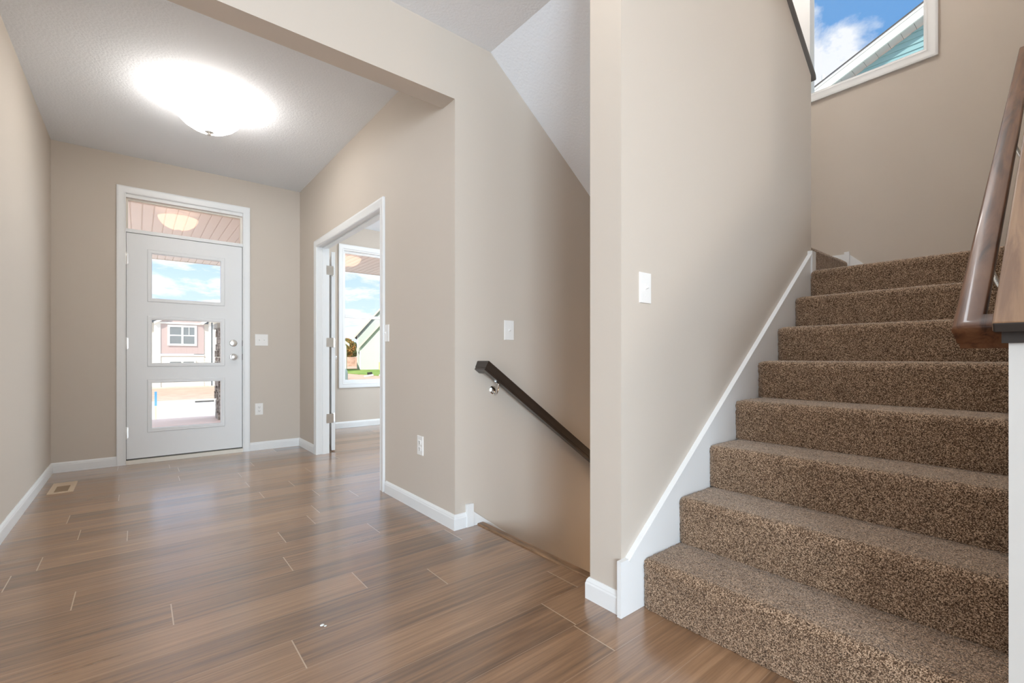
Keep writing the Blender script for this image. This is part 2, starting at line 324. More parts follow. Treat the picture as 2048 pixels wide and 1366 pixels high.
def tag(o, label, cat, group=None, kind=None):
    o['label'] = label; o['category'] = cat
    if group: o['group'] = group
    if kind: o['kind'] = kind
    return o
ROTX = lambda d: Matrix.Rotation(math.radians(d), 4, 'X')
ROTY = lambda d: Matrix.Rotation(math.radians(d), 4, 'Y')
ROTZ = lambda d: Matrix.Rotation(math.radians(d), 4, 'Z')

# ------------------------------------------------------------------ main dimensions (metres)
XL, YF, XO, YC, HH, YH = -0.558, 5.31, 1.356, 2.169, 2.378, 2.295
H, XP, YS, YN, XB, YR = 2.737, 1.386, 1.066, 1.2165, 4.17, 0.089
YO, XW = 6.25, 1.471           # office outer wall, office side of the dividing wall
RISE, RUN, X1, SL = 0.1864, 0.249, 1.50, 0.1864/0.249
XE = 3.304                      # end of the stair partition
XV = 1.386                      # start of the sloping half wall

# ------------------------------------------------------------------ floor of planks
def plank_floor(name, rects, m):
    bm = bmesh.new(); g = bm.loops.layers.uv.new('grain'); ed = bm.loops.layers.uv.new('edge')
    sh = bm.faces.layers.float.new('shade'); pl = bm.faces.layers.float.new('plen')
    offs = {-1: 1.199, 1: 1.412, 2: 0.400, 3: 1.008, 4: 0.733, 5: 0.097, 6: 0.535, 7: -0.198, 9: -0.43, 11: -0.046}
    R = random.Random(11); ro = {}; ps = {}; Wd, Ln = 0.18, 1.215
    for x0, x1, y0, y1 in rects:
        k = math.floor((y0-1.128)/Wd)
        while 1.128+k*Wd < y1-1e-6:
            ya, yb = 1.128+k*Wd, 1.128+(k+1)*Wd
            if k not in ro: ro[k] = offs.get(k, R.uniform(0, Ln))
            j = math.floor((x0-ro[k])/Ln)
            while ro[k]+j*Ln < x1-1e-6:
                xa, xb = ro[k]+j*Ln, ro[k]+(j+1)*Ln
                if (k, j) not in ps: ps[(k, j)] = (R.uniform(-0.5, 0.5), R.uniform(0, 40), R.uniform(0, 40))
                s0, ox, oy = ps[(k, j)]
                cx0, cx1, cy0, cy1 = max(xa, x0), min(xb, x1), max(ya, y0), min(yb, y1)
                vs = [bm.verts.new(p) for p in ((cx0, cy0, 0), (cx1, cy0, 0), (cx1, cy1, 0), (cx0, cy1, 0))]
                f = bm.faces.new(vs); f[sh] = s0; f[pl] = xb-xa
                for lp in f.loops:
                    u, v = lp.vert.co.x-xa, lp.vert.co.y-ya
                    lp[g].uv = (u+ox, v+oy); lp[ed].uv = (u, v)
                j += 1
            k += 1
    return link(name, bm, m)
struct(plank_floor('floor', [(-4.0, 1.50, -4.2, YC), (1.50, 1.52, -4.2, YN), (XL-.05, XO, YC, YF+.02), (XO, 4.4, YC+.11, YO+.02),
                             (1.52, 4.3, -4.2, -0.03), (1.52, XB, -0.03, YN)], PLANK))

# ------------------------------------------------------------------ walls
struct(boxes('wall_left', [(XL-.12, XL, YC, YF+.15, 0, H)], PAINT))
struct(boxes('wall_front', [(XL, -0.118, YF, YF+.15, 0, H), (0.847, XO, YF, YF+.15, 0, H), (-0.118, 0.847, YF, YF+.15, 2.425, H)], PAINT))
D0, D1, DH = 3.135, 4.705, 2.05
struct(boxes('wall_office', [(XO, XW, YC+.11, D0, 0, H), (XO, XW, D1, YO+.15, 0, H), (XO, XW, D0, D1, DH, H)], PAINT))
WX0, WX1, WZ0, WZ1 = 2.145, 3.06, 0.60, 2.415
struct(boxes('wall_office_front', [(XW, WX0, YO, YO+.15, 0, H), (WX1, 4.4, YO, YO+.15, 0, H), (WX0, WX1, YO, YO+.15, 0, WZ0), (WX0, WX1, YO, YO+.15, WZ1, H)], PAINT))
struct(boxes('wall_office_side', [(4.4, 4.52, YC+.11, YO+.15, 0, H)], PAINT))
struct(boxes('wall_basement_stair', [(XO, XB+.12, YC, YC+.11, -2.7, 5.45)], PAINT))
struct(boxes('wall_header', [(XL, XO, YC, YH, HH, H), (-4.0, XL, YC, YC+.12, 0, H)], PAINT))
# partition beside the stairs; its top slopes with the upper flight
ZT = 2.735
struct(prisms('wall_stair', [([(XP, -0.0), (XE, -0.0), (XE, ZT), (1.62, ZT+SL*(XE-1.62)), (XP, ZT+SL*(XE-1.62))], 1, YS, YN),
                             ([(1.52, -2.7), (XB, -2.7), (XB, 0.0), (1.52, 0.0)], 1, YN-.1, YN)], PAINT))
# stair back wall with the high window opening
BX0, BX1, BZ0, BZ1 = 0.655, 2.10, 3.045, 4.35
struct(boxes('wall_stair_back', [(XB, XB+.14, YR-.12, BX0, -2.7, 5.45), (XB, XB+.14, BX1, YC, -2.7, 5.45), (XB, XB+.14, BX0, BX1, -2.7, BZ0), (XB, XB+.14, BX0, BX1, BZ1, 5.45)], PAINT))
struct(boxes('wall_stair_south', [(2.45, XB+.14, YR-.12, YR, 0, 5.45), (-1.0, 2.45, YR-.12, YR, H+.001, 5.45)], PAINT))
struct(boxes('wall_upper_hall', [(-1.12, -1.0, YR-.12, YC+.11, H, 5.45)], PAINT))
# great room behind the camera
struct(boxes('wall_rear', [(-4.12, -2.5, -4.35, -4.2, 0, H), (-.5, 4.42, -4.35, -4.2, 0, H), (-2.5, -.5, -4.35, -4.2, 0, .55), (-2.5, -.5, -4.35, -4.2, 2.35, H)], PAINT))
struct(boxes('wall_great_room_side', [(-4.12, -4.0, -4.2, -2.0, 0, H), (-4.12, -4.0, .8, YC+.12, 0, H), (-4.12, -4.0, -2.0, .8, 0, .55), (-4.12, -4.0, -2.0, .8, 2.35, H)], PAINT))
struct(boxes('wall_dining', [(4.3, 4.42, -4.2, YR-.12, 0, H)], PAINT))

# half wall on the open side of the stairs, white painted end board
hz = lambda x: 0.985+0.755*(x-XV)
struct(prisms('wall_half', [([(XV+.012, 0), (2.45, 0), (2.45, hz(2.45)), (XV+.012, hz(XV+.012))], 1, YR-.12, YR)], PAINT))
struct(prisms('trim_5', [([(XV, 0), (XV+.012, 0), (XV+.012, hz(XV+.012)), (XV, hz(XV)-.004)], 1, YR-.122, YR+.001)], ENDW))

# ------------------------------------------------------------------ ceilings
struct(boxes('ceiling', [(XL-.12, XO, YH, YF+.15, H, H+.3), (-4.12, 1.60, YN, YC, H, H+.3), (-4.12, XP, YR-.12, YN, H, H+.3),
                         (-4.12, 4.42, -4.35, YR-.12, H, H+.3), (XO, 4.52, YC+.11, YO+.15, H, H+.3), (-4.12, XL, YC, YC+.12, H, H+.3), (XL, XO, YC, YH, H, H+.3)], CEIL))
struct(prisms('ceiling_slope', [([(1.60, H), (XB, H-SL*(XB-1.60)), (XB, H-SL*(XB-1.60)+.16), (1.60, H+.16)], 1, YN, YC)], CEIL))
struct(boxes('ceiling_upper', [(-1.12, XB+.14, YR-.12, YC+.11, 5.45, 5.6)], CEIL))

# ------------------------------------------------------------------ baseboards and trims
BB = [(0, 0), (.014, 0), (.014, .060), (.0115, .066), (.0115, .070), (.008, .077), (.004, .083), (0, .083)]
CS = [(0, 0), (.0, .010), (.006, .014), (.016, .011), (.030, .013), (.046, .016), (.058, .018), (.0635, .016), (.0635, 0)]
struct(swept('baseboard_left', [(XL, YC, 0), (XL, YF, 0), (-0.149, YF, 0)], BB, TRIM))
struct(swept('baseboard_front', [(0.879, YF, 0), (XO, YF, 0), (XO, D1+.063, 0)], BB, TRIM))
struct(swept('baseboard_office', [(XO, D0-.063, 0), (XO, YC, 0), (1.424, YC, 0)], BB, TRIM))
struct(swept('baseboard_stair', [(1.52, YN, 0), (XP, YN, 0), (XP, YS, 0)], BB, TRIM))
struct(swept('baseboard_office_front', [(XW, D1+.063, 0), (XW, YO, 0), (4.4, YO, 0)], BB, TRIM))
# plinth block and sloping skirt of the basement stairs
struct(prisms('trim_1', [([(1.424, 0), (1.470, 0), (1.470, .128), (1.424, .128)], 1, YC-.019, YC),
                         ([(1.470, -.03), (1.470, .083), (4.16, .083-SL*2.69), (4.16, -.11-SL*2.69), (1.56, -.11)], 1, YC-.013, YC)], TRIM, bevel=0.002))
# skirt board of the main stairs
SK0 = 1.354+.05
struct(prisms('trim_2', [([(1.362, 0), (1.58, 0), (XE-.06, 1.28), (XE-.06, 1.59), (SK0+.005, .205), (1.362, .205)], 1, YS-.018, YS),
                         ([(SK0, .200), (SK0+.012, .192), (XE-.06, 1.578), (XE-.06, 1.594)], 1, YS-.023, YS)], TRIM))
struct(boxes('trim_3', [(XE-.06, XE+.006, YS-.026, YS+.05, 1.45, 1.615)], TRIM, bevel=0.002))
# corner block and sloping base on the back wall of the landing
struct(prisms('trim_4', [([(1.085, 1.45), (1.118, 1.45), (1.118, 1.748), (1.085, 1.748)], 0, XB-.022, XB),
                         ([(1.118, 1.66), (YC, 1.66), (YC, 1.762), (1.118, 1.762-.03)], 0, XB-.014, XB),
                         ([(YR, 1.45), (1.085, 1.45), (1.085, 1.725), (.93, 1.575), (YR, 1.575)], 0, XB-.014, XB)], TRIM, bevel=0.0015))
# floor nosing at the head of the basement stairs
NOSE = mat('nosing_wood', (0.30, 0.175, 0.095), 0.35); color_noise(NOSE, [(0.35, (0.13, 0.075, 0.04)), (0.65, (0.36, 0.21, 0.115))], 6.0, 6.0, (6, 1, 1))
struct(prisms('trim_6', [([(1.498, 0), (1.498, .006), (1.503, .008), (1.535, .008), (1.548, .002), (1.548, -.02), (1.52, -.03), (1.52, 0)], 1, YN, YC-.0005)], NOSE))
struct(boxes('trim_7', [(1.52, 1.545, YN, YC, -.19, -.02)], TRIM))

# ------------------------------------------------------------------ front door with transom (door_1)
door = thing('door_1', 'white front door with three stacked windows under a narrow transom', 'door', (0.365, YF, 0), kind='structure')
YD = YF+.012                    # inner face of the slab
PX0, PX1 = 0.096, 0.63; PZ = [(0.305, 0.718), (0.90, 1.297), (1.490, 1.897)]
SX0, SX1, SZ0, SZ1 = -0.083, 0.812, 0.046, 2.060
slab = [(SX0, PX0, YD, YD+.044, SZ0, SZ1), (PX1, SX1, YD, YD+.044, SZ0, SZ1)]
zz = SZ0
for a, b in PZ: slab.append((PX0, PX1, YD, YD+.044, zz, a)); zz = b
slab.append((PX0, PX1, YD, YD+.044, zz, SZ1))
boxes('door_leaf', slab, DOORW, door)
LT = [(0, 0), (0, .004), (.004, .008), (.012, .010), (.022, .0065), (.029, .008), (.0335, .004), (.0335, 0)]
for a, b in PZ:
    swept('glazing_bead', [(PX0, YD, a), (PX0, YD, b), (PX1, YD, b), (PX1, YD, a)], [(-u, v) for u, v in LT], DOORW, up=(0, -1, 0), closed=True, parent=door, smooth=40)
    boxes('door_pane', [(PX0, PX1, YD+.020, YD+.024, a, b)], GLASS, door)
swept('door_casing', [(-0.149+.0635, YF, 0), (-0.149+.0635, YF, 2.465-.0635), (0.879-.0635, YF, 2.465-.0635), (0.879-.0635, YF, 0)], [(-u, v) for u, v in CS], TRIM, up=(0, -1, 0), parent=door, smooth=40)
boxes('door_frame', [(-0.118, SX0-.004, YF+.002, YF+.15, 0, 2.425), (SX1+.004, 0.847, YF+.002, YF+.15, 0, 2.425), (SX0-.004, SX1+.004, YF+.002, YF+.15, 2.372, 2.425),
                     (SX0-.004, SX1+.004, YF+.004, YF+.15, SZ1+.004, 2.095)], TRIM, door)
boxes('threshold', [(SX0-.004, SX1+.004, YF-.012, YF+.15, 0, SZ0-.012)], SILL, door)
boxes('weatherstrip', [(SX0-.004, SX0, YF+.022, YF+.05, .03, SZ1), (SX1, SX1+.004, YF+.022, YF+.05, .03, SZ1), (SX0, SX1, YF+.022, YF+.05, SZ1, SZ1+.004), (SX0, SX1, YF+.018, YF+.05, SZ0-.013, SZ0)], GAP, door)
boxes('transom_pane', [(-0.072, 0.803, YF+.060, YF+.064, 2.095, 2.372)], COATED, door)
boxes('transom_frame', [(SX0-.004, -0.072, YF+.04, YF+.09, 2.095, 2.372), (0.800, SX1+.004, YF+.04, YF+.09, 2.095, 2.372), (-0.072, 0.80, YF+.04, YF+.09, 2.355, 2.372), (-.072, .80, YF+.04, YF+.09, 2.095, 2.103)], SILL, door)
def hinge(bm, x, y, z, h=0.1):
    M = Matrix.Translation((x, y, z)); vs0 = len(bm.verts)
    lathe(bm, [(0, -h/2-.006), (.004, -h/2-.004), (.0065, -h/2), (.0065, h/2), (.004, h/2+.004), (0, h/2+.006)], 14, M)
for z in (1.83, 1.075, 0.28):
    bm = bmesh.new(); hinge(bm, SX0-.003, YF-.003, z); boxm(bm, SX0-.018, SX0+.014, YF+.008, YF+.0125, z-.048, z+.048); link('hinge', bm, NICKEL, door, smooth=35)
kb = lathed('door_knob', [(0, 0), (.032, 0), (.033, .004), (.029, .009), (.014, .012), (.012, .030), (.020, .036), (.027, .046), (.0275, .056), (.022, .064), (.010, .067), (0, .0675)], NICKEL, (0.736, YD, 0.955), ROTX(90), parent=door)
db = lathed('deadbolt', [(0, 0), (.033, 0), (.034, .004), (.030, .012), (.026, .014), (0, .014)], NICKEL, (0.736, YD, 1.093), ROTX(90), parent=door)
bm = bmesh.new(); boxm(bm, .7315, .7405, YD-.032, YD-.013, 1.075, 1.111); link('thumb_turn', bm, NICKEL, door, bevel=.002)
boxes('strike_plate', [(SX1+.0005, SX1+.0045, YF+.006, YF+.022, z-.03, z+.03) for z in (.955, 1.093)], SLOT, door)

# ------------------------------------------------------------------ office double-door opening (door_2)
door2 = thing('door_2', 'white cased office doorway with one leaf swung open against the inside wall', 'door', (XO, 3.92, 0), kind='structure')
J0, J1, JH = D0+.019, D1-.019, DH-.019
swept('door_casing', [(XO, J1-.005, 0), (XO, J1-.005, JH-.005), (XO, J0+.005, JH-.005), (XO, J0+.005, 0)], [(-u, v) for u, v in CS], TRIM, up=(-1, 0, 0), parent=door2, smooth=40)
boxes('door_jamb', [(XO, XW, J1, D1, 0, JH), (XO, XW, D0, J0, 0, JH), (XO, XW, D0, D1, JH, DH), (XO+.048, XO+.083, J1-.010, J1, 0, JH), (XO+.048, XO+.083, J0, J0+.010, 0, JH), (XO+.048, XO+.083, J0+.01, J1-.01, JH-.010, JH)], TRIM, door2)
lw, lt, lh = 0.755, 0.035, 2.005
ang = math.atan2(0.9665, 0.257)
Ml = Matrix.Translation((1.548, 4.749, 0.012)) @ Matrix.Rotation(ang, 4, 'Z')
bm = bmesh.new(); vs = boxm(bm, 0, lw, 0, lt, 0, lh)
for (a, b, c, d) in ((.12, lw-.12, .22, .92), (.12, lw-.12, 1.06, lh-.12)):
    vs += boxm(bm, a, b, -.004, lt+.004, c, d)
bmesh.ops.transform(bm, matrix=Ml, verts=bm.verts); lf = link('door_leaf', bm, DOORW, door2)
for sgn in (1, -1):
    lathed('door_knob', [(0, 0), (.030, 0), (.031, .004), (.012, .010), (.011, .028), (.020, .034), (.026, .046), (.020, .058), (0, .060)], NICKEL,
           tuple(Ml @ Vector((lw-.06, 0 if sgn > 0 else lt, .935))), Matrix.Rotation(ang, 4, 'Z') @ ROTX(90 if sgn > 0 else -90), parent=door2)
for z in (1.815, 1.10, 0.345):
    bm = bmesh.new(); hinge(bm, XW+.040, 4.712, z, .09)
    boxm(bm, XO+.075, XW+.040, J1-.0025, J1+.0005, z-.045, z+.045)
    bm2 = bmesh.new(); v2 = boxm(bm, -.0025, .0008, 0.002, lt-.004, z-.057, z+.033); bm2.free()
    bmesh.ops.transform(bm, matrix=Ml, verts=v2)
    link('hinge', bm, NICKEL, door2, smooth=35)

# ------------------------------------------------------------------ windows
def window(name, label, kindaxis, a0, a1, z0, z1, plane, depth, sign, sash=None):
    """wall window: kindaxis 'Y' wall facing -Y, 'X' wall facing -X; a along the wall"""
    w = thing(name, label, 'window', (((a0+a1)/2, plane, z0) if kindaxis == 'Y' else (plane, (a0+a1)/2, z0)), kind='structure')
    def B(lst): return [((a, b, plane+c, plane+d, e, f) if kindaxis == 'Y' else (plane+c, plane+d, a, b, e, f)) for a, b, c, d, e, f in lst]
    P = (lambda a, z: (a, plane, z)) if kindaxis == 'Y' else (lambda a, z: (plane, a, z))
    n = (0, -1, 0) if kindaxis == 'Y' else (-1, 0, 0)
    cs = [(-u, v) for u, v in CS]
    ring = [P(a0, z0), P(a0, z1), P(a1, z1), P(a1, z0)]
    if kindaxis == 'X': ring = [P(a1, z0), P(a1, z1), P(a0, z1), P(a0, z0)]
    swept('window_casing', ring, cs, TRIM, up=n, closed=True, parent=w, smooth=40)
    boxes('window_frame', B([(a0, a0+.012, 0, depth, z0, z1), (a1-.012, a1, 0, depth, z0, z1), (a0+.012, a1-.012, 0, depth, z0, z0+.014), (a0+.012, a1-.012, 0, depth, z1-.014, z1)]), TRIM, w)
    f = .03 if kindaxis == 'Y' else .004
    s = [(a0+.012, a0+.012+f, .05, .09, z0+.014, z1-.014), (a1-.012-f, a1-.012, .05, .09, z0+.014, z1-.014), (a0+.012+f, a1-.012-f, .05, .09, z0+.014, z0+.014+f), (a0+.012+f, a1-.012-f, .05, .09, z1-.014-f, z1-.014)]
    if sash: s.append((a0+.012+f, a1-.012-f, .045, .09, sash-.02, sash+.02))
    if kindaxis == 'X': s += [(1.350, 1.480, -.012, .09, z0, z1)]
    boxes('window_sash', B(s), TRIM, w)
    boxes('window_pane', B([(a0+.013, a1-.013, .068, .072, z0+.015, z1-.015)]), COATED if kindaxis == 'Y' else GLASS, w)
    return w
window('window_1', 'white sash window in the office seen through the open doorway', 'Y', WX0, WX1, WZ0, WZ1, YO, .15, -1, sash=1.512)
window('window_2', 'high white-framed window above the stair landing', 'X', BX0, BX1, BZ0, BZ1, XB, .14, -1)

# ------------------------------------------------------------------ wall plates
def plate(bm, w, h, t=.006):
    vs = boxm(bm, -w/2, w/2, -t, 0, -h/2, h/2)
    top = [e for e in bm.edges if all(v.co.y < -t+1e-5 for v in e.verts)]
    bmesh.ops.bevel(bm, geom=top, offset=.003, segments=2, affect='EDGES', profile=0.6)
def place(bm, M): bmesh.ops.transform(bm, matrix=M, verts=bm.verts)
def wall_plate(name, label, cat, loc, rz, gang=1, kind='switch', group=None):
    t = thing(name, label, cat, loc, group); M = Matrix.Translation(loc) @ ROTZ(rz)
    w = .072 if gang == 1 else .118
    bm = bmesh.new(); plate(bm, w, .118); place(bm, M); link('cover_plate', bm, PLASTIC, t)
    if kind == 'switch':
        for g in range(gang):
            x = 0 if gang == 1 else (-.023 if g == 0 else .023)
            bm = bmesh.new(); boxm(bm, x-.006, x+.006, -.0068, -.0055, -.013, .013); place(bm, M); link('toggle_slot', bm, PLASTIC, t)
            bm = bmesh.new(); v = boxm(bm, x-.0042, x+.0042, -.018, -.005, -.0045, .0045)
            bmesh.ops.transform(bm, matrix=Matrix.Translation((0, 0, -.004)) @ ROTX(-24), verts=v); place(bm, M); link('toggle', bm, PLASTIC, t)
            for z in (-.030, .030):
                bm = bmesh.new(); lathe(bm, [(0, .0072), (.0030, .0068), (.0032, .0055)], 12, Matrix.Translation((x, 0, z)) @ ROTX(90))
                place(bm, M); link('screw', bm, PLASTIC, t)
    else:
        for z in (-.0195, .0195):
            bm = bmesh.new(); boxm(bm, -.0165, .0165, -.0085, -.005, z-.014, z+.014); place(bm, M); f = link('receptacle', bm, PLASTIC, t, bevel=.002)
            for q in ((-.0078, -.0054, -.009, -.008, z-.002, z+.007), (.0054, .0078, -.009, -.008, z-.002, z+.006)):
                bm = bmesh.new(); boxm(bm, *q); place(bm, M); link('slot', bm, SLOT, f)
            bm = bmesh.new(); lathe(bm, [(0, .009), (.0027, .009), (.0027, .008)], 12, Matrix.Translation((0, 0, z-.008)) @ ROTX(90)); place(bm, M); link('ground_hole', bm, SLOT, f)
    return t
wall_plate('light_switch', 'white double toggle switch plate on the wall beside the front door', 'switch', (.986, YF, 1.130), 0, 2)
wall_plate('power_outlet', 'white outlet low on the wall beside the front door', 'outlet', (.963, YF, .420), 0, 1, 'outlet')
wall_plate('light_switch', 'white switch seen at a steep angle just beside the office door casing', 'switch', (XO, 3.063-.0, 1.122), -90, 1)
wall_plate('power_outlet', 'white outlet low on the wall between the office doorway and the basement stairs', 'outlet', (XO, 2.566, .407), -90, 1, 'outlet')
wall_plate('light_switch', 'white switch on the shaded wall above the basement handrail', 'switch', (1.737, YC, 1.115), 0, 1)
wall_plate('light_switch', 'white switch on the bright partition wall beside the carpeted stairs', 'switch', (1.532, YS, 1.222), 0, 1)

# ------------------------------------------------------------------ foyer ceiling light and its twin in the office
def bowl_light(label, x, y, zc, energy, porch=False):
    t = thing('ceiling_light', label, 'light', (x, y, zc))
    lathed('canopy', [(0, 0), (.066, 0), (.066, -.012), (.058, -.024), (.030, -.030), (.012, -.034), (.012, -.10), (0, -.10)], NICKEL, (x, y, zc), parent=t)
    pr = [(.202, -.085), (.204, -.088), (.198, -.112), (.180, -.145), (.150, -.176), (.110, -.202), (.062, -.220), (.018, -.226), (.018, -.222), (.060, -.215), (.107, -.197), (.146, -.172), (.175, -.142), (.193, -.111), (.198, -.088)]
    lathed('glass_bowl', pr+[pr[0]], BOWL, (x, y, zc), seg=64, parent=t)
    lathed('finial', [(0, -.222), (.026, -.224), (.027, -.229), (.013, -.233), (.009, -.240), (.012, -.246), (.008, -.253), (0, -.256)], NICKEL, (x, y, zc), parent=t)
    lp = lamp('lamp_bulb', 'POINT', (x, y, zc-.135), energy, (1.0, 0.94, 0.87), radius=.05); lp.parent = t; lp.matrix_parent_inverse = Matrix.Translation((-x, -y, -zc))
    return t
bowl_light('white glass bowl light on the foyer ceiling before the front door', .38, 3.79, H, 6)
bowl_light('white glass bowl light on the office ceiling, seen only reflected in its window', 2.80, 4.75, H, 14)

# ------------------------------------------------------------------ floor vent and specks
fv = thing('floor_vent', 'small tan metal floor register beside the left baseboard', 'vent', (-.425, 4.656, 0))
vx0, vx1, vy0, vy1 = -.492, -.359, 4.479, 4.835
boxes('vent_frame', [(vx0, vx0+.03, vy0, vy1, 0, .006), (vx1-.03, vx1, vy0, vy1, 0, .006), (vx0+.03, vx1-.03, vy0, vy0+.035, 0, .006), (vx0+.03, vx1-.03, vy1-.125, vy1, 0, .006)], VENT, fv)
bm = bmesh.new(); boxm(bm, vx0+.03, vx1-.03, vy0+.035, vy1-.125, 0, .0015)
for i in range(14):
    y = vy0+.042+i*.0142; v = boxm(bm, vx0+.03, vx1-.03, y, y+.006, .001, .0045)
link('vent_louvre', bm, VENTD, fv)
for i, (x, y, r) in enumerate(((.505, 1.688, .006), (.513, 1.678, .004))):
    bm = bmesh.new(); bmesh.ops.create_icosphere(bm, subdivisions=2, radius=r, matrix=Matrix.Translation((x, y, r*.6)) @ Matrix.Diagonal((1.3, .8, .6, 1)))
    tag(link('paper_scrap', bm, SCRAP), 'tiny white scrap lying on the open plank floor', 'scrap', 'white scraps on the floor')

# ------------------------------------------------------------------ carpeted stairs
stairs = thing('staircase', 'flight of brown and grey flecked carpeted stairs rising to a landing', 'stairs', (X1, .57, 0))
def grid_mesh(name, prof, y0, y1, step, parent, axis='Y', back=None):
    """extrude a dense profile [(x,z)] along y; jitter along normals for a pile surface"""
    P = np.array(prof); seg = np.hypot(*np.diff(P, axis=0).T); cum = np.concatenate([[0], np.cumsum(seg)])
    n = int(cum[-1]/step)+1; t = np.linspace(0, cum[-1], n); px = np.interp(t, cum, P[:, 0]); pz = np.interp(t, cum, P[:, 1])
    tx = np.gradient(px); tz = np.gradient(pz); ln = np.hypot(tx, tz); nx, nz_ = -tz/ln, tx/ln
    m = int((y1-y0)/step)+1; ys = np.linspace(y0, y1, m)
    d = rng.normal(0, .0011, (n, m)); X = px[:, None]+nx[:, None]*d; Z = pz[:, None]+nz_[:, None]*d; Y = ys[None, :]+rng.normal(0, .0008, (n, m))
    endr = np.clip(1-(y1-ys)/.035, 0, 1)**2*.014
    X = X-nx[:, None]*endr[None, :]; Z = Z-nz_[:, None]*endr[None, :]*.6
    if axis == 'X': co = np.stack([Y, X, Z], -1)
    else: co = np.stack([X, Y, Z], -1)
    co = co.reshape(-1, 3); idx = np.arange(n*m).reshape(n, m)
    fc = np.stack([idx[:-1, :-1], idx[:-1, 1:], idx[1:, 1:], idx[1:, :-1]], -1).reshape(-1, 4)
    if axis == 'X': fc = fc[:, ::-1]
    me = bpy.data.meshes.new(name); me.from_pydata(co.tolist(), [], fc.tolist()); me.materials.append(CARPET)
    for p in me.polygons: p.use_smooth = True
    o = bpy.data.objects.new(name, me); COL.objects.link(o); o.parent = parent; o.matrix_parent_inverse = Matrix.Translation(-Vector(parent.location)); return o
def nose_profile(x, z0, z1, run):
    """riser at x from z0 up, rounded padded nose, tread back by run"""
    p = [(x-.010, z0), (x-.011, z1-.07), (x-.013, z1-.040)]
    for a in range(0, 100, 10):
        th = math.radians(a); p.append((x-.014+.030*(1-math.cos(th)), z1-.030+.030*math.sin(th)))
    p += [(x+.05, z1+.001), (x+run+.004, z1)]
    return p
for n in range(1, 9):
    x = X1+RUN*(n-1); z0, z1 = RISE*(n-1), RISE*n
    run = RUN if n < 8 else XB-x-.02
    st = .0062 if n <= 3 else .0085
    y1 = YS-.019 if n < 8 else YS+.055
    o = grid_mesh('carpeted_step' if n < 8 else 'carpeted_landing', nose_profile(x, z0+.001, z1, run), YR+.004, YS-.019, st, stairs)
# floor of the landing beyond the partition end and the riser up to the second flight
YU = 1.105; ZL = RISE*8
boxes('landing_base', [(XE+.01, XB-.004, YS-.02, YU+.02, ZL-.1, ZL-.001)], CARPET, stairs)
grid_mesh('carpeted_step', nose_profile(YU, ZL-.004, ZL+RISE, YC-YU-.03), XE+.008, XB-.015, .009, stairs, 'X')
# the flight going down to the basement
stairs3 = thing('staircase', 'carpeted stairs going down to the basement behind the floor edge', 'stairs', (1.55, 1.7, 0))
for n in range(1, 11):
    x = 1.545+RUN*(n-1); z = -RISE*n
    bm = bmesh.new(); prism(bm, [(x, z-.35), (x, z), (x+RUN+.02, z), (x+RUN+.02, z-.35)], 1, YN+.005, YC-.016); link('carpeted_step', bm, CARPET, stairs3, bevel=.01)
struct(boxes('floor_basement', [(1.3, XB, YN, YC, -2.75, -2.7)], CARPET))
struct(boxes('wall_basement_head', [(1.40, 1.52, YN, YC, -2.7, -.03)], PAINT))

# ------------------------------------------------------------------ handrails and caps
def rail_profile(w, h):
    half = [(0, 1.0), (.78, 1.0), (.92, .93), (1.0, .78), (1.0, .58), (.93, .42), (.78, -.40), (.74, -.52), (.66, -.56), (.64, -1.0)]
    r = [(u*w/2, v*h/2) for u, v in half]
    return r+[(-u, v) for u, v in r[1:][::-1]]
def bracket(rail, wall_pt, rail_pt):
    """curved wall bracket with a round rose; wall_pt on the wall, rail_pt under the rail"""
    a, b = Vector(wall_pt), Vector(rail_pt); out = Vector((0, 1 if b.y > a.y else -1, 0))
    b_o = None
    bm = bmesh.new()
    lathe(bm, [(0, 0), (.024, 0), (.024, .004), (.016, .010), (.008, .013), (0, .013)], 20, Matrix.Translation(a) @ ROTX(-90 if out.y > 0 else 90))
    mid = a+out*.020+Vector((0, 0, -.062))
    pts = []
    c = [a+out*.008+Vector((0, 0, -.004)), mid, Vector((b.x, b.y-out.y*.008, a.z-.012)), b]
    for i in range(15):
        t = i/14; pts.append(c[0]*(1-t)**3+c[1]*3*t*(1-t)**2+c[2]*3*t*t*(1-t)+c[3]*t**3)
    tube(bm, pts, .0052, 10)
    boxm(bm, b.x-.016, b.x+.016, b.y-.010, b.y+.010, b.z-.002, b.z+.003)
    return link('wall_bracket', bm, CHROME, rail, smooth=40)
CHROME = mat('polished_nickel', (0.82, 0.81, 0.79), 0.12, metal=1.0)
hb = thing('handrail', 'dark brown handrail sloping down the basement stair wall', 'handrail', (1.53, 2.07, .89))
Z0b = .895; S_B = .716
hbp = [(1.518, YC-.001, Z0b), (1.518, 2.090, Z0b), (4.0, 2.090, Z0b-S_B*2.482)]
swept('rail', hbp, rail_profile(.060, .056), RAIL_SHADED, up=(.582, 0, .813), parent=hb, smooth=40)
for x in (1.60, 2.6, 3.6):
    z = Z0b-S_B*(x-1.518); bracket(hb, (x+.015, YC, z-.075), (x, 2.090, z-.034))
hs = thing('handrail', 'glossy brown handrail with a mitred return rising beside the carpeted stairs', 'handrail', (1.48, .155, .99))
Zs = 0.997; cz = lambda x: Zs+.755*(x-1.475)
swept('rail', [(1.492, YR+.001, cz(1.492)), (1.492, .158, cz(1.492)), (3.40, .158, cz(3.40)), (3.40, YR+.001, cz(3.40))], rail_profile(.053, .068), RAIL_LIT, up=(-.6025, 0, .798), parent=hs, smooth=40)
for x in (1.85, 2.6, 3.2): bracket(hs, (x, YR, cz(x)-.13), (x, .158, cz(x)-.034))
